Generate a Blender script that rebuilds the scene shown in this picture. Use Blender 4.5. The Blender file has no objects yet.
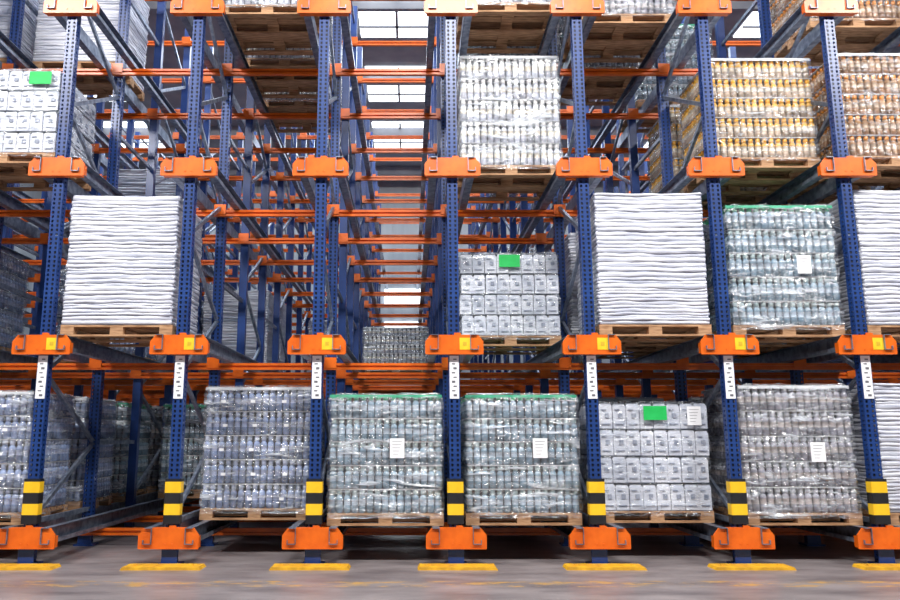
import bpy, math, random
from mathutils import Vector
random.seed(7)
S=1.444; X4=0.465; VPX=410
LV=[0.27,2.228,4.185,6.12,8.07]
def PX(k): return (k-4)*S+X4
scene=bpy.context.scene
scene.view_settings.view_transform='Standard'

# ---------------------------------------------------------------- materials
def newmat(name):
    m=bpy.data.materials.new(name); m.use_nodes=True
    nt=m.node_tree; b=nt.nodes['Principled BSDF']
    return m,nt,b
def noise_mat(name,c1,c2,scale=5,rough=0.5,metal=0.0,bump=0.0,stretch=(1,1,1),detail=4,lo=0.35,hi=0.65,spec=0.5):
    m,nt,b=newmat(name)
    tc=nt.nodes.new('ShaderNodeTexCoord'); mp=nt.nodes.new('ShaderNodeMapping')
    mp.inputs['Scale'].default_value=stretch
    n=nt.nodes.new('ShaderNodeTexNoise'); n.inputs['Scale'].default_value=scale; n.inputs['Detail'].default_value=detail
    r=nt.nodes.new('ShaderNodeValToRGB')
    r.color_ramp.elements[0].position=lo; r.color_ramp.elements[1].position=hi
    r.color_ramp.elements[0].color=(*c1,1); r.color_ramp.elements[1].color=(*c2,1)
    nt.links.new(tc.outputs['Object'],mp.inputs[0]); nt.links.new(mp.outputs[0],n.inputs['Vector'])
    nt.links.new(n.outputs['Fac'],r.inputs[0]); nt.links.new(r.outputs[0],b.inputs['Base Color'])
    b.inputs['Roughness'].default_value=rough; b.inputs['Metallic'].default_value=metal
    b.inputs['Specular IOR Level'].default_value=spec
    if bump:
        bp=nt.nodes.new('ShaderNodeBump'); bp.inputs['Strength'].default_value=bump; bp.inputs['Distance'].default_value=0.02
        nt.links.new(n.outputs['Fac'],bp.inputs['Height']); nt.links.new(bp.outputs[0],b.inputs['Normal'])
    return m
M={}
M['blue']=noise_mat('blue_paint',(0.007,0.030,0.14),(0.013,0.050,0.21),3,0.36)
M['holeshade']=noise_mat('hole_shade',(0.002,0.004,0.012),(0.004,0.007,0.02),3,0.6)  # near-black, paints the shade of the hollow post behind its holes
M['orange']=noise_mat('orange_paint',(0.68,0.108,0.004),(0.82,0.150,0.007),6,0.36)
M['galv']=noise_mat('galvanised_steel',(0.15,0.18,0.25),(0.32,0.37,0.46),14,0.4,0.65)
M['yellow']=noise_mat('yellow_paint',(0.88,0.52,0.01),(0.95,0.60,0.02),9,0.5)
M['wornyellow']=noise_mat('worn_yellow_paint',(0.60,0.30,0.02),(0.88,0.47,0.02),11,0.55)
M['black']=noise_mat('black_plastic',(0.01,0.01,0.012),(0.02,0.02,0.022),6,0.4)
M['wood']=noise_mat('pallet_wood',(0.28,0.14,0.065),(0.56,0.33,0.18),6,0.8,stretch=(1,6,6),bump=0.2)
M['paper']=noise_mat('paper_label',(0.85,0.85,0.88),(0.92,0.92,0.94),8,0.7)
M['ink']=noise_mat('printed_ink',(0.08,0.08,0.1),(0.16,0.16,0.18),8,0.7)
M['green']=noise_mat('green_label',(0.0,0.42,0.07),(0.01,0.50,0.10),8,0.6)
M['sack']=noise_mat('white_sack',(0.44,0.46,0.56),(0.74,0.75,0.81),2.4,0.28,bump=0.7,stretch=(1,1,11),spec=.7)
M['carton']=noise_mat('white_carton',(0.50,0.54,0.64),(0.72,0.74,0.81),5,0.42)
M['cprint']=noise_mat('carton_print',(0.20,0.23,0.31),(0.34,0.38,0.47),12,0.5)
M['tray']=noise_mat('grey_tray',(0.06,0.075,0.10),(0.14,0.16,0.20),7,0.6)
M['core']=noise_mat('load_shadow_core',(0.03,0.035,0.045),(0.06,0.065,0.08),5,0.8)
M['sheet']=noise_mat('layer_sheet',(0.5,0.52,0.56),(0.72,0.73,0.76),5,0.6)
M['topgreen']=noise_mat('green_top_sheen',(0.03,0.30,0.17),(0.10,0.46,0.28),7,0.35)  # green sheen of the film top, put into a sheet's colour

def bottle_mats(tag,body,label,cap,topcap=None,sh=None,top=None):
    def pm(n,c,v,rough,sc=6):
        return noise_mat(n+'_'+tag,tuple(x*(1-v) for x in c),tuple(min(1,x*(1+v)) for x in c),sc,rough,spec=1.0,lo=.4,hi=.6)
    sh=sh or tuple(min(.9,x*1.7+.03) for x in body)
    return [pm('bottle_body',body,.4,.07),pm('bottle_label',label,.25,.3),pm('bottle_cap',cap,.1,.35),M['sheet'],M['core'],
            pm('bottle_shoulder',sh,.25,.08),pm('bottle_cap_top',topcap or cap,.1,.35),top or M['sheet']]
BM={
 'grey':bottle_mats('grey',(0.15,0.20,0.33),(0.30,0.35,0.52),(0.44,0.50,0.68)),
 'teal':bottle_mats('teal',(0.13,0.20,0.26),(0.36,0.44,0.53),(0.34,0.46,0.48),(0.02,0.48,0.20),top=M['topgreen']),
 'brown':bottle_mats('brown',(0.18,0.18,0.22),(0.38,0.34,0.34),(0.44,0.46,0.54)),
 'yellow':bottle_mats('yellow',(0.36,0.27,0.20),(0.50,0.42,0.32),(1.0,0.46,0.0),sh=(0.72,0.42,0.10)),
 'amber':bottle_mats('amber',(0.22,0.11,0.05),(0.38,0.25,0.15),(0.80,0.28,0.008),sh=(0.38,0.21,0.10)),
 'white':bottle_mats('white',(0.42,0.44,0.52),(0.64,0.58,0.48),(0.80,0.78,0.78)),
}
def film_mat(name,tint,lo,hi,gloss):
    m,nt,b=newmat(name)
    L=nt.links.new
    b.inputs['Base Color'].default_value=(*tint,1); b.inputs['Roughness'].default_value=0.08
    b.inputs['Specular IOR Level'].default_value=1.0
    tc=nt.nodes.new('ShaderNodeTexCoord'); oi=nt.nodes.new('ShaderNodeObjectInfo')
    ad=nt.nodes.new('ShaderNodeVectorMath'); ad.operation='ADD'
    sc=nt.nodes.new('ShaderNodeMath'); sc.operation='MULTIPLY'; sc.inputs[1].default_value=37
    L(oi.outputs['Random'],sc.inputs[0])
    L(tc.outputs['Object'],ad.inputs[0]); L(sc.outputs[0],ad.inputs[1])
    mp=nt.nodes.new('ShaderNodeMapping'); mp.inputs['Scale'].default_value=(1.0,1.0,6); mp.inputs['Rotation'].default_value=(0.1,0.16,0)
    n=nt.nodes.new('ShaderNodeTexNoise'); n.inputs['Scale'].default_value=2.0; n.inputs['Detail'].default_value=4; n.inputs['Distortion'].default_value=1.2
    mp2=nt.nodes.new('ShaderNodeMapping'); mp2.inputs['Scale'].default_value=(1.4,1.4,4); mp2.inputs['Rotation'].default_value=(-.2,-0.5,0)
    n2=nt.nodes.new('ShaderNodeTexNoise'); n2.inputs['Scale'].default_value=2.4; n2.inputs['Detail'].default_value=2; n2.inputs['Distortion'].default_value=1.5
    L(ad.outputs[0],mp.inputs[0]); L(mp.outputs[0],n.inputs['Vector']); L(ad.outputs[0],mp2.inputs[0]); L(mp2.outputs[0],n2.inputs['Vector'])
    ab=nt.nodes.new('ShaderNodeMath'); ab.operation='SUBTRACT'; ab.inputs[1].default_value=.5; L(n2.outputs['Fac'],ab.inputs[0])
    ab2=nt.nodes.new('ShaderNodeMath'); ab2.operation='ABSOLUTE'; L(ab.outputs[0],ab2.inputs[0])
    rd=nt.nodes.new('ShaderNodeMapRange'); rd.inputs['From Min'].default_value=0; rd.inputs['From Max'].default_value=.018; rd.inputs['To Min'].default_value=.5; rd.inputs['To Max'].default_value=0
    L(ab2.outputs[0],rd.inputs['Value'])
    r=nt.nodes.new('ShaderNodeMapRange'); r.inputs['From Min'].default_value=0.54; r.inputs['From Max'].default_value=0.68
    r.inputs['To Min'].default_value=lo; r.inputs['To Max'].default_value=hi
    L(n.outputs['Fac'],r.inputs['Value'])
    sm=nt.nodes.new('ShaderNodeMath'); sm.operation='ADD'; sm.use_clamp=True; L(r.outputs[0],sm.inputs[0]); L(rd.outputs[0],sm.inputs[1])  # white streaks on clear film: wrinkles, with bright glints painted in
    bp=nt.nodes.new('ShaderNodeBump'); bp.inputs['Strength'].default_value=1.0; bp.inputs['Distance'].default_value=0.09
    L(n.outputs['Fac'],bp.inputs['Height']); L(bp.outputs[0],b.inputs['Normal'])
    tr=nt.nodes.new('ShaderNodeBsdfTransparent'); mx=nt.nodes.new('ShaderNodeMixShader')
    L(sm.outputs[0],mx.inputs[0]); L(tr.outputs[0],mx.inputs[1]); L(b.outputs[0],mx.inputs[2])
    gl=nt.nodes.new('ShaderNodeBsdfGlossy'); gl.inputs['Roughness'].default_value=.15; L(bp.outputs[0],gl.inputs['Normal'])
    m2=nt.nodes.new('ShaderNodeMixShader'); m2.inputs[0].default_value=gloss
    L(mx.outputs[0],m2.inputs[1]); L(gl.outputs[0],m2.inputs[2])
    L(m2.outputs[0],nt.nodes['Material Output'].inputs[0])
    return m
M['film']=film_mat('stretch_film',(0.84,0.90,0.98),0.02,0.55,.16)
M['filmthin']=film_mat('stretch_film_thin',(0.82,0.88,0.97),0.01,0.28,.09)

# ---------------------------------------------------------------- mesh builder
class MB:
    def __init__(s): s.v=[];s.f=[];s.m=[];s.sm=[]
    def box(s,cx,cy,cz,sx,sy,sz,mat=0,rot=0.0):
        n=len(s.v); hx,hy,hz=sx/2,sy/2,sz/2; c,sn=math.cos(rot),math.sin(rot)
        for z in(-hz,hz):
            for x,y in((-hx,-hy),(hx,-hy),(hx,hy),(-hx,hy)):
                s.v.append((cx+x*c-y*sn,cy+x*sn+y*c,cz+z))
        for q in((0,3,2,1),(4,5,6,7),(0,1,5,4),(1,2,6,5),(2,3,7,6),(3,0,4,7)):
            s.f.append(tuple(n+i for i in q)); s.m.append(mat); s.sm.append(False)
    def beam(s,a,b,w,h,mat=0):
        a=Vector(a);b=Vector(b);d=(b-a).normalized()
        up=Vector((1,0,0)) if abs(d.x)<0.9 else Vector((0,0,1))
        u=d.cross(up).normalized(); v=up
        n=len(s.v)
        for p in(a,b):
            for i,j in((-1,-1),(1,-1),(1,1),(-1,1)):
                s.v.append(tuple(p+u*(i*h/2)+v*(j*w/2)))
        for q in((0,3,2,1),(4,5,6,7),(0,1,5,4),(1,2,6,5),(2,3,7,6),(3,0,4,7)):
            s.f.append(tuple(n+i for i in q)); s.m.append(mat); s.sm.append(False)
    def prism(s,pts,y0,y1,cx,cz,mat=0):
        n=len(s.v);k=len(pts)
        for y in(y0,y1):
            for x,z in pts: s.v.append((cx+x,y,cz+z))
        s.f.append(tuple(n+i for i in range(k))); s.f.append(tuple(n+k+i for i in reversed(range(k))))
        s.m+= [mat]*2; s.sm+=[False]*2
        for i in range(k):
            j=(i+1)%k
            s.f.append((n+i,n+k+i,n+k+j,n+j)); s.m.append(mat); s.sm.append(False)
    def quad(s,p,mat=0):
        n=len(s.v); s.v+=p; s.f.append((n,n+1,n+2,n+3)); s.m.append(mat); s.sm.append(False)
    def lathe(s,x,y,z,prof,seg,mats):
        n=len(s.v)
        for r,h in prof:
            for i in range(seg):
                a=2*math.pi*i/seg
                s.v.append((x+r*math.cos(a),y+r*math.sin(a),z+h))
        for k in range(len(prof)-1):
            for i in range(seg):
                j=(i+1)%seg
                s.f.append((n+k*seg+i,n+k*seg+j,n+(k+1)*seg+j,n+(k+1)*seg+i)); s.m.append(mats[k]); s.sm.append(True)
        t=n+(len(prof)-1)*seg
        s.f.append(tuple(t+i for i in range(seg))); s.m.append(mats[-1]); s.sm.append(False)
    def rings(s,rs,mat=0,cap=True,smooth=True):
        n=len(s.v);k=len(rs[0])
        for r in rs: s.v+=r
        for a in range(len(rs)-1):
            for i in range(k):
                j=(i+1)%k
                s.f.append((n+a*k+i,n+a*k+j,n+(a+1)*k+j,n+(a+1)*k+i)); s.m.append(mat); s.sm.append(smooth)
        if cap:
            s.f.append(tuple(n+(len(rs)-1)*k+i for i in range(k))); s.m.append(mat); s.sm.append(False)
            s.f.append(tuple(n+i for i in reversed(range(k)))); s.m.append(mat); s.sm.append(False)
    def mesh(s,name,mats):
        me=bpy.data.meshes.new(name); me.from_pydata(s.v,[],s.f)
        for m in mats: me.materials.append(m)
        me.polygons.foreach_set('material_index',s.m); me.polygons.foreach_set('use_smooth',s.sm)
        me.update(); return me
def obj(name,me,parent=None,loc=(0,0,0)):
    o=bpy.data.objects.new(name,me); o.location=loc
    scene.collection.objects.link(o)
    if parent: o.parent=parent
    return o
def empty(name,loc=(0,0,0)):
    e=bpy.data.objects.new(name,None); e.location=loc; e.empty_display_size=.2
    scene.collection.objects.link(e); return e

# ---------------------------------------------------------------- racking
rack=empty('pallet_racking')
KS=list(range(-3,13)); NR=12; DP=1.4; ZT=8.7
def post_perf():
    mb=MB(); w=.115; d=.09; pitch=.05
    mb.box(0,.05,ZT/2,w-.012,.004,ZT,1)  # dark sheet standing in for shade inside the hollow post
    nx=[-w/2,-.040,-.017,.017,.040,w/2]
    nz=int(ZT/pitch)
    for c in range(5):
        xa,xb=nx[c],nx[c+1]
        if c in(1,3):
            for i in range(nz):
                z0=i*pitch
                mb.quad([(xa,0,z0),(xb,0,z0),(xb,0,z0+.022),(xa,0,z0+.022)],0)
        else: mb.quad([(xa,0,0),(xb,0,0),(xb,0,ZT),(xa,0,ZT)],0)
    for sx in(-1,1):
        x=sx*w/2
        for (ya,yb) in((0,.03),(.06,d)):
            mb.quad([(x,ya,0),(x,yb,0),(x,yb,ZT),(x,ya,ZT)],0)
        for i in range(nz):
            z0=i*pitch; mb.quad([(x,.03,z0),(x,.06,z0),(x,.06,z0+.03),(x,.03,z0+.03)],0)
        mb.box(sx*(w/2-.012),d,ZT/2,.028,.004,ZT,0)
    mb.box(0,.04,.01,.22,.2,.02,0)
    mb.box(0,-.012,.09,.16,.012,.16,0)
    return mb.mesh('upright_front',[M['blue'],M['holeshade']])
def post_plain():
    mb=MB(); w=.105
    mb.box(0,.004,ZT/2,w,.006,ZT)
    for sx in(-1,1):
        mb.box(sx*w/2,.045,ZT/2,.005,.085,ZT); mb.box(sx*(w/2-.012),.088,ZT/2,.03,.005,ZT)
    mb.box(0,.04,.01,.2,.18,.02)
    return mb.mesh('upright_rear',[M['blue']])
mp1=post_perf(); mp2=post_plain()
for k in KS:
    for j in range(NR):
        obj('upright',mp1 if (j<2 and -1<=k<=9) else mp2,rack,(PX(k),j*DP,0))
mb=MB()
for j in range(0,NR-1,2):
    y0=j*DP+.05; y1=(j+1)*DP+.05; z=.45; f=0
    while z<ZT-.8:
        a,b=((y0,y1) if f%2==0 else (y1,y0))
        mb.beam((0,a,z),(0,b,z+.75),.035,.045); z+=.75; f+=1
    for z in(.42,ZT-.3): mb.beam((0,y0,z),(0,y1,z),.035,.05)
for j in range(1,NR-1,2):
    for z in(1.2,3.2,5.2,7.2): mb.beam((0,j*DP+.05,z),(0,(j+1)*DP+.05,z),.035,.05)
mbr=mb.mesh('frame_bracing',[M['galv']])
for k in KS: obj('frame_bracing',mbr,rack,(PX(k),0,0))
mb=MB(); L=NR*DP
for z in LV[:4]:
    for sx in(-1,1):
        x=sx*.19
        mb.box(x-sx*.02,L/2-.1,z+.022,.006,L,.16); mb.box(x+sx*.015,L/2-.1,z+.1,.07,L,.006)
        mb.box(x+sx*.02,L/2-.1,z-.055,.085,L,.006); mb.box(x+sx*.06,L/2-.1,z-.035,.006,L,.04)
mrl=mb.mesh('pallet_rail',[M['galv']])
for k in KS: obj('pallet_rail',mrl,rack,(PX(k),0,0))
mb=MB(); x0,x1=PX(KS[0]),PX(KS[-1])
for j in range(1,NR):
    for z in LV:
        zz=z-.105
        for dz in(-.026,.026): mb.box((x0+x1)/2,j*DP-.035,zz+dz,x1-x0,.05,.03)
        mb.box((x0+x1)/2,j*DP-.02,zz,x1-x0,.02,.05)
        for k in KS: mb.box(PX(k),j*DP-.065,z-.06,.15,.012,.13)
obj('cross_beam',mb.mesh('cross_beam',[M['orange']]),rack)
mb=MB()
mb.box((x0+x1)/2,-.03,ZT-.1,x1-x0,.06,.12)
obj('top_tie',mb.mesh('top_tie',[M['orange']]),rack)
mb=MB()
pts=[(-.3,-.105),(.3,-.105),(.305,-.09),(.305,.03),(.25,.1),(-.25,.1),(-.305,.03),(-.305,-.09)]
mb.prism(pts,-.075,-.055,0,0)
mb.box(0,-.03,-.1,.56,.06,.01); mb.box(.302,-.03,-.035,.006,.05,.11); mb.box(-.302,-.03,-.035,.006,.05,.11)
mb.box(0,-.03,.098,.48,.05,.006)
mb.prism([(-.05,.09),(.02,.09),(.02,.118),(-.0,.124),(-.05,.122)],-.07,-.055,.05,0)
for bx in(-.035,.035):
    mb.box(bx,-.077,-.055,.012,.006,.012,0)
mpl=mb.mesh('arm_plate',[M['orange']])
mb=MB(); mb.box(.11,-.078,.005,.11,.004,.125,0); mb.box(.11,-.081,.005,.04,.002,.04,1)
mstk=mb.mesh('level_sticker',[M['yellow'],noise_mat('sticker_print',(.55,.33,.02),(.7,.45,.02),20,.5)])
mb=MB(); mb.box(0,-.006,1.89,.098,.006,.45,0)
for i in range(9): mb.box((-.008 if i%2 else .008),-.0105,1.70+i*.047,.035,.003,.012 if i%3 else .022,1)
mls=mb.mesh('location_label',[M['paper'],M['ink']])
mb=MB()
for i,(za,zb,mt) in enumerate([(.40,.49,1),(.49,.60,0),(.60,.71,1),(.71,.82,0),(.82,.85,1)]):
    w=.15
    mb.box(0,-.012,(za+zb)/2,w,.014,zb-za,mt)
    for sx in(-1,1): mb.box(sx*w/2,.03,(za+zb)/2,.014,.09,zb-za,mt)
mpr=mb.mesh('upright_protector',[M['yellow'],M['black']])
mb=MB(); mb.prism([(-.39,0),(.39,0),(.37,.028),(-.37,.028)],-.3,-.07,0,0)
for bx in(-.28,.28): mb.box(bx,-.18,.033,.03,.03,.01,0)
mfp=mb.mesh('foot_plate',[M['wornyellow']])
for k in KS:
    for z in LV: obj('arm_plate',mpl,rack,(PX(k),0,z))
    obj('level_sticker',mstk,rack,(PX(k),0,LV[1]))
    obj('location_label',mls,rack,(PX(k),0,0))
    obj('upright_protector',mpr,rack,(PX(k),0,0))
    obj('foot_plate',mfp,rack,(PX(k),0,0))

# ---------------------------------------------------------------- pallet loads
W=1.18; D=1.0; PH=.122
def pallet_mesh():
    mb=MB(); w,d=1.2,1.0; t=.02
    for y in(-.45,0,.45): mb.box(0,y,t/2,w,.1 if y else .145,t)
    for x in(-.53,0,.53):
        for y in(-.45,0,.45): mb.box(x,y,.051,.14,.1 if y else .145,.062)
        mb.box(x,0,.092,.14,d,t)
    for i in range(7): mb.box(0,-.44+i*.88/6,.112,w,.12 if i%2==0 else .1,t)
    return mb.mesh('wooden_pallet',[M['wood']])
mpal=pallet_mesh()
def rrect(w,d,r,n=18):
    out=[]
    cs=[(w/2-r,-d/2+r,-90),(w/2-r,d/2-r,0),(-w/2+r,d/2-r,90),(-w/2+r,-d/2+r,180)]
    for ci,(cx,cy,a0) in enumerate(cs):
        for i in range(5):
            a=math.radians(a0+i*22.5); out.append((cx+r*math.cos(a),cy+r*math.sin(a),math.cos(a),math.sin(a)))
        nx=cs[(ci+1)%4]; a1=math.radians(a0+90)
        ex,ey=cx+r*math.cos(a1),cy+r*math.sin(a1)
        fx,fy=nx[0]+r*math.cos(a1),nx[1]+r*math.sin(a1)
        for i in range(1,n):
            t=i/n; out.append((ex+(fx-ex)*t,ey+(fy-ey)*t,math.cos(a1),math.sin(a1)))
    return out
def bottle_mesh():
    rnd=random.Random(3); mb=MB(); n=15; p=W/n; r=p*.465; ny=13; H=.25; layers=5
    prof=[(r*.8,.0),(r,.012),(r,.075),(r*.92,.08),(r*.92,.135),(r,.14),(r*.95,.155),(r*.75,.175),(r*.5,.184),(r*.5,.188),(r*.7,.189),(r*.7,.238)]
    for l in range(layers):
        cp=6 if l==layers-1 else 2
        mats=[0,0,0,1,5,5,5,5,5,cp,cp,cp]
        z=l*H; jx=rnd.uniform(-.008,.008); jy=rnd.uniform(-.005,.005)
        for i in range(n):
            for jn in range(ny):
                if 0<i<n-1 and 0<jn<ny-1: continue
                x=-W/2+p*(i+.5)+jx+rnd.uniform(-.002,.002); y=-ny*p/2+p*(jn+.5)+jy
                if jn==0: y+=rnd.uniform(0,.006)
                mb.lathe(x,y,z+.004,prof,10,mats)
        if l<layers-1: mb.box(jx,jy,z+.245,W-.012,ny*p-.012,.006,3)
        else:
            mb.box(jx,jy,z+.247,W,ny*p,.006,7)
            for sy in(-1,1): mb.box(jx,jy+sy*ny*p/2,z+.234,W,.003,.03,7)
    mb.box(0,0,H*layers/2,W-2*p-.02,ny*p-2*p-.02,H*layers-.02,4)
    return mb.mesh('bottle_layers',BM['grey'])
BOT0=bottle_mesh()
BOT={}
for t in BM:
    me=BOT0.copy(); me.name='bottle_layers_'+t
    for i,m in enumerate(BM[t]): me.materials[i]=m
    BOT[t]=me
def film_mesh(H,lay,w,d,seed,pinch=.012):
    rnd=random.Random(seed); mb=MB(); base=rrect(w,d,.035,26); rs=[]; nz=int(H/.025)
    ph=[rnd.uniform(0,6.28) for _ in range(12)]
    for a in range(nz+1):
        z=-.05+(H+.065)*a/nz; ring=[]
        t=(z%lay)/lay; pin=-pinch*math.exp(-min(t,1-t)**2*60)
        if a>=nz-1: pin-=.015+.02*(a-nz+1)
        for i,(x,y,nx,ny) in enumerate(base):
            u=i/len(base)*6.283
            o=.0045*math.sin(9*u+ph[0]+7*z)+.004*math.sin(23*u+ph[1]-11*z)+.003*math.sin(41*u+ph[2]+19*z)+.003*math.sin(z*33+ph[3]+3*u)
            zz=z+(.008*math.sin(17*u+ph[4])+.006*math.sin(31*u+ph[5]) if a>=nz-2 else 0)
            ring.append((x+nx*(o+pin),y+ny*(o+pin),zz))
        rs.append(ring)
    mb.rings(rs,0,cap=False)
    top=rs[-1]; n0=len(mb.v); mb.v+=top; mb.f.append(tuple(range(n0,n0+len(top)))); mb.m.append(0); mb.sm.append(False)
    return mb.mesh('stretch_film',[M['film']])
FILMB=[film_mesh(1.25,.25,W+.035,1.055,s) for s in(1,2,3)]
def sack_mesh(seed,N=34,h=.0435):
    rnd=random.Random(seed); mb=MB(); base=rrect(W+.01,D+.02,.03,16)
    lean=rnd.uniform(-.015,.015)
    z=0; wob=0
    P=[rnd.uniform(0,6.28) for _ in range(4)]
    for l in range(N):
        hh=h*rnd.uniform(.6,1.4)
        wob=wob*.6+rnd.uniform(-.005,.005)
        dx=wob+lean*l/N; dy=rnd.uniform(-.006,.006)
        ph=[rnd.uniform(0,6.28) for _ in range(6)]; rs=[]
        for ins,fz in((.022,-.05),(.003,.08),(0,.5),(.003,.92),(.022,1.05)):
            ring=[]
            for i,(x,y,nx,ny) in enumerate(base):
                u=i/len(base)*6.283
                o=.004*math.sin(5*u+ph[0])+.003*math.sin(15*u+ph[1])+.002*math.sin(33*u+ph[2])
                wv=(.005*math.sin(4*u+P[0]+.10*l)+.003*math.sin(11*u+P[1]+.3*l)+.0025*math.sin(19*u+ph[3]))*min(1,l/3)
                ring.append((x+dx+nx*(o-ins),y+dy+ny*(o-ins),z+fz*hh+wv))
            rs.append(ring)
        mb.rings(rs,0); z+=hh*.98
    return mb.mesh('sack_layers',[M['sack']]),z
SACK=[sack_mesh(11),sack_mesh(12),sack_mesh(13)]
def carton_mesh(seed,N,h):
    rnd=random.Random(seed); mb=MB(); nx,ny=8,6; px=W/nx; py=D/ny
    for l in range(N):
        z=l*h; jx=rnd.uniform(-.015,.015)
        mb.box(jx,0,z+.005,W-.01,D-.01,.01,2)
        for i in range(nx):
            for j in range(ny):
                if 0<i<nx-1 and 0<j<ny-1: continue
                x=-W/2+px*(i+.5)+jx; y=-D/2+py*(j+.5); r=rnd.uniform(-.05,.05)
                if j==0: y-=rnd.uniform(-.008,.008)
                hh=h-.045+rnd.uniform(-.006,.006)
                mb.box(x,y,z+.01+hh/2,px-.008,py-.008,hh,0,r)
                mb.prism([(-px*.46,0),(px*.46,0),(px*.40,.024),(-px*.40,.024)],y-py*.42,y+py*.42,x,z+.01+hh,0)
                if j==0:
                    yy=y-py/2-.001
                    mb.box(x+px*.08,yy,z+h*.52,px*.30,.012,h*.17,1); mb.box(x,yy,z+h*.2,px*.62,.012,.010,1); mb.box(x-px*.15,yy,z+h*.74,px*.35,.012,.012,1)
                if i in(0,nx-1):
                    xx=x+(-1 if i==0 else 1)*(px/2)
                    mb.box(xx,y,z+h*.52,.012,py*.34,h*.17,1); mb.box(xx,y,z+h*.2,.012,py*.62,.010,1)
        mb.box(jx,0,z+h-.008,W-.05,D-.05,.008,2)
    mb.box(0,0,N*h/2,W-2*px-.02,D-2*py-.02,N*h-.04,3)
    return mb.mesh('carton_layers',[M['carton'],M['cprint'],M['tray'],M['core']]),N*h
CART={4:carton_mesh(5,4,.285),3:carton_mesh(6,4,.25)}
def cf(H,lay,s):
    me=film_mesh(H,lay,W+.03,D+.04,s,.012); me.materials[0]=M['filmthin']; return me
CFILM={4:cf(1.14,.285,8),3:cf(1.0,.25,9)}
def label_mesh(w,h,mat,lines=True):
    mb=MB(); mb.box(0,0,0,w,.004,h,0)
    if lines:
        for i in range(5): mb.box(-w*.03*i,-.003,h*(.34-.16*i),w*(.7-.08*i),.002,h*.018,1)
    return mb.mesh('label',[mat,M['ink']])
LW=label_mesh(.15,.2,M['paper']); LG=label_mesh(.25,.15,M['green'],False); LS=label_mesh(.05,.03,M['paper'],False)
cnt=0
def load(kind,bay,lv,d0,label=None,green=None,var=0,hs=1.0,tags=False):
    """bay b lies between upright b and b+1"""
    global cnt; cnt+=1
    cx=PX(bay)+S/2+random.uniform(-.012,.012); z=LV[lv]+.104; cy=d0+.5
    nm={'sack':'sack_pallet','cart3':'carton_pallet','cart4':'carton_pallet'}.get(kind,'bottle_pallet')
    e=empty(nm,(cx,cy,z))
    obj('wooden_pallet',mpal,e)
    zz=PH; fy=-.5
    if kind=='sack':
        o=obj('sack_layers',SACK[var%3][0],e,(0,0,zz+.004)); o.scale.z=hs
    elif kind.startswith('cart'):
        n=int(kind[4]); obj('carton_layers',CART[n][0],e,(0,0,zz)); obj('stretch_film',CFILM[n],e,(0,0,zz)); fy=-.54
    else:
        o=obj('bottle_layers',BOT[kind],e,(0,0,zz)); o.scale.z=hs
        o=obj('stretch_film',FILMB[cnt%3],e,(0,0,zz)); o.scale.z=hs; fy=-.55
        if kind in('yellow','amber'):
            o.material_slots[0].link='OBJECT'; o.material_slots[0].material=M['filmthin']
    if label: obj('paper_label',LW,e,(label[0],fy,zz+label[1]))
    if green: obj('green_label',LG,e,(green[0],fy,zz+green[1]))
    if tags:
        for l in range(5):
            for q in(-.38,-.05,.3): obj('pack_tag',LS,e,(q+.03*(l%2),fy+.012,zz+(l*.25+.1)*hs))
    return e
load('grey',0,0,.15,label=(.13,.62),tags=True); load('grey',2,0,.62,hs=1.06,tags=True)
load('teal',3,0,.08,label=(.12,.66),hs=.97); load('teal',4,0,.12,label=(.18,.66),hs=.97)
load('cart4',5,0,.35,green=(.02,1.03),label=(.44,1.0)); load('brown',6,0,.12,label=(.18,.62),hs=1.05); load('sack',7,0,.12,var=1,hs=.93)
load('grey',-1,0,.15)
for b,ds in{-1:(1.5,2.9),0:(1.5,2.9,4.3),1:(3.6,5.0),2:(1.95,3.3),3:(1.5,2.9),4:(1.5,2.9),5:(1.7,),6:(1.5,2.9),7:(1.5,2.9)}.items():
    for i,d in enumerate(ds): load(['grey','teal','brown'][(b+i)%3],b,0,d)
load('sack',1,1,.08,var=0,hs=1.03); load('cart3',4,1,.95,green=(.0,.9)); load('sack',5,1,.05,var=1,hs=1.02)
load('teal',6,1,.1,label=(.2,.66),hs=1.07); load('sack',7,1,.1,var=2)
load('grey',0,1,3.0); load('grey',-1,1,1.6); load('grey',-1,1,.2)
load('sack',1,1,5.6,var=1); load('sack',1,1,7.0,var=2); load('sack',0,1,5.8,var=0)
load('white',3,1,5.7,hs=.62); load('teal',6,1,1.5); load('sack',5,1,1.5); load('sack',7,1,1.5); load('sack',2,1,9.0)
load('cart3',0,2,.1,green=(.38,.88)); load('cart4',-1,2,.2); load('sack',0,2,4.6,var=1)
load('white',4,2,.5,hs=1.1); load('yellow',6,2,.25,hs=.97); load('amber',7,2,.2); load('yellow',6,2,1.6); load('amber',7,2,1.6)
load('sack',8,2,.3); load('white',5,2,9.5)
load('sack',0,3,1.7,var=0); load('sack',-1,3,.2,var=2); load('sack',-1,3,1.6)
for d in(.3,1.6,2.9): load('white',2,3,d)
load('white',4,3,.25); load('teal',4,3,1.6); load('brown',5,3,.5); load('brown',5,3,1.85); load('teal',6,3,2.9); load('amber',7,3,.6)

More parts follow.
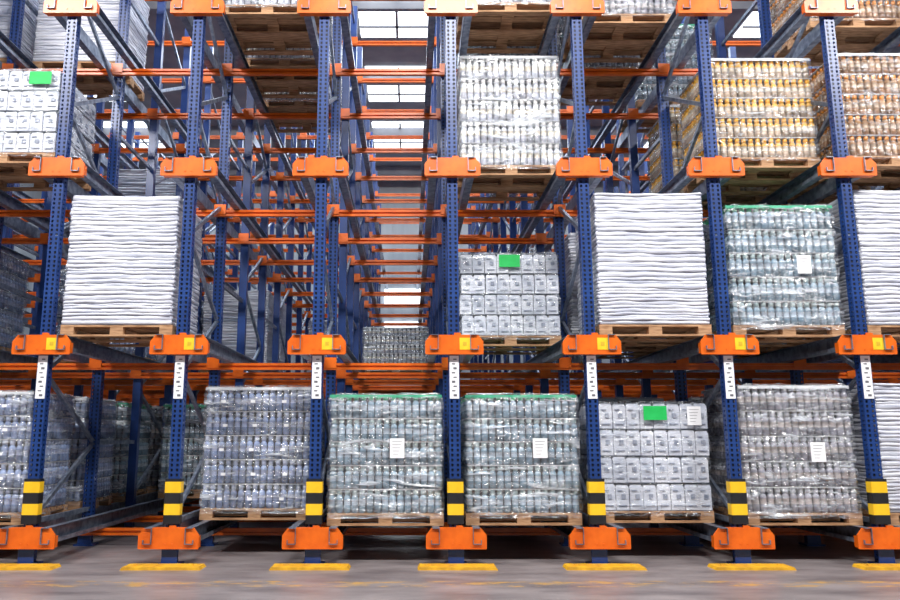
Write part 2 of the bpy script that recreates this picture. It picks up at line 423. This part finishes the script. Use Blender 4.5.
# ---------------------------------------------------------------- shell
XL,XR,YF,YB,ZC=-13.0,15.5,-16.0,19.0,10.6
m,nt,b=newmat('worn_concrete')
L=nt.links.new
tc=nt.nodes.new('ShaderNodeTexCoord')
n1=nt.nodes.new('ShaderNodeTexNoise'); n1.inputs['Scale'].default_value=1.3; n1.inputs['Detail'].default_value=9; n1.inputs['Roughness'].default_value=.62
mp_=nt.nodes.new('ShaderNodeMapping'); mp_.inputs['Scale'].default_value=(.8,2.6,1)
L(tc.outputs['Object'],mp_.inputs[0]); L(mp_.outputs[0],n1.inputs['Vector'])
r1=nt.nodes.new('ShaderNodeValToRGB'); e=r1.color_ramp.elements
e[0].position=.34; e[0].color=(.15,.128,.135,1); e[1].position=.66; e[1].color=(.32,.28,.285,1)
L(n1.outputs['Fac'],r1.inputs[0])
n2=nt.nodes.new('ShaderNodeTexNoise'); n2.inputs['Scale'].default_value=3.5; n2.inputs['Detail'].default_value=9; n2.inputs['Roughness'].default_value=.75
L(mp_.outputs[0],n2.inputs['Vector'])
sx=nt.nodes.new('ShaderNodeSeparateXYZ'); L(tc.outputs['Object'],sx.inputs[0])
cmp=nt.nodes.new('ShaderNodeMath'); cmp.operation='COMPARE'; cmp.inputs[1].default_value=-.98; cmp.inputs[2].default_value=.14
L(sx.outputs['Y'],cmp.inputs[0])
gt=nt.nodes.new('ShaderNodeMapRange'); gt.inputs['From Min'].default_value=.51; gt.inputs['From Max'].default_value=.57
L(n2.outputs['Fac'],gt.inputs['Value'])
mu=nt.nodes.new('ShaderNodeMath'); mu.operation='MULTIPLY'; L(cmp.outputs[0],mu.inputs[0]); L(gt.outputs[0],mu.inputs[1])
mix=nt.nodes.new('ShaderNodeMix'); mix.data_type='RGBA'; mix.inputs['B'].default_value=(.52,.31,.10,1)
L(mu.outputs[0],mix.inputs['Factor']); L(r1.outputs[0],mix.inputs['A']); L(mix.outputs['Result'],b.inputs['Base Color'])
mr=nt.nodes.new('ShaderNodeMapRange'); mr.inputs['To Min'].default_value=.22; mr.inputs['To Max'].default_value=.45
L(n2.outputs['Fac'],mr.inputs['Value']); L(mr.outputs[0],b.inputs['Roughness'])
M['floor']=m
M['wall']=noise_mat('wall_panel',(.30,.32,.35),(.38,.40,.43),2,.7,stretch=(1,1,.1))
M['ceil']=noise_mat('ceiling_sheet',(.20,.21,.25),(.27,.28,.32),2,.6)
m,nt,b=newmat('skylight_panel'); b.inputs['Base Color'].default_value=(.8,.85,.9,1)
b.inputs['Emission Color'].default_value=(.9,.96,1,1); b.inputs['Emission Strength'].default_value=4.0; M['sky']=m
def slab(name,x0,x1,y0,y1,z0,z1,mat):
    mb=MB(); mb.box((x0+x1)/2,(y0+y1)/2,(z0+z1)/2,x1-x0,y1-y0,z1-z0); return obj(name,mb.mesh(name,[mat]))
slab('floor',XL,XR,YF,YB,-.1,0,M['floor'])
mb=MB(); mb.box((XL+XR)/2,YB+.1,ZC/2,XR-XL,.2,ZC)
x=XL+.3
while x<XR: mb.box(x,YB-.02,ZC/2,.12,.04,ZC); x+=.5
obj('wall_back',mb.mesh('wall_back',[M['wall']]))
slab('wall_left',XL-.2,XL,YF,YB,0,ZC,M['wall']); slab('wall_right',XR,XR+.2,YF,YB,0,ZC,M['wall'])
mb=MB(); mb.box((XL+XR)/2,(YF+YB)/2,ZC+.06,XR-XL,YB-YF,.12)
y=YF+2
while y<YB:
    mb.box((XL+XR)/2,y,ZC-.15,XR-XL,.12,.3); y+=3.5
obj('ceiling',mb.mesh('ceiling',[M['ceil']]))
i=1
for yc in(-6.4,-2.9,.6,4.1,7.6,11.1,14.6):
    mb=MB()
    for xc in(-8.5,-.3,8.5):
        mb.box(xc,yc,ZC-.02,1.7,2.0,.04)
        mb.box(xc,yc,ZC-.05,.06,2.0,.04,1)
        for q in(-.5,.5): mb.box(xc,yc+q,ZC-.05,1.7,.06,.04,1)
    obj('window_%d'%i,mb.mesh('skylight',[M['sky'],M['ceil']])); i+=1
mb=MB(); 
for zc in(2.6,3.8,5.0,6.2): mb.box(PX(3)+S/2,YB-.06,zc,1.3,.04,.6)
obj('window_%d'%i,mb.mesh('end_window',[M['sky']]))

# ---------------------------------------------------------------- lights
def area(name,loc,rot,sx,sy,power,col):
    l=bpy.data.lights.new(name,'AREA'); l.shape='RECTANGLE'; l.size=sx; l.size_y=sy; l.energy=power; l.color=col
    o=bpy.data.objects.new(name,l); o.location=loc; o.rotation_euler=rot; scene.collection.objects.link(o); return o
for xx in(-7,1,9):
    area('aisle_fill_light',(xx,-6.2,9.4),(math.radians(42),0,0),3.0,.6,960,(1,.98,.95))  # unseen area lights added over the aisle to brighten the load fronts
for yy in(3,9,15):
    area('rack_skylight_lamp',(.5,yy,10.3),(0,0,0),22,1.0,1000,(.80,.90,1))
w=bpy.data.worlds.new('World'); scene.world=w; w.use_nodes=True
bg=w.node_tree.nodes['Background']; bg.inputs[0].default_value=(.70,.84,1,1); bg.inputs[1].default_value=.28

# ---------------------------------------------------------------- camera
f=760.0
cam=bpy.data.cameras.new('camera'); cam.sensor_width=36; cam.lens=36*f/900; cam.shift_x=(450-VPX)/900
co=bpy.data.objects.new('camera',cam); co.location=(0,-8,1.28); co.rotation_euler=(math.radians(90+10.15),0,0)
scene.collection.objects.link(co); scene.camera=co
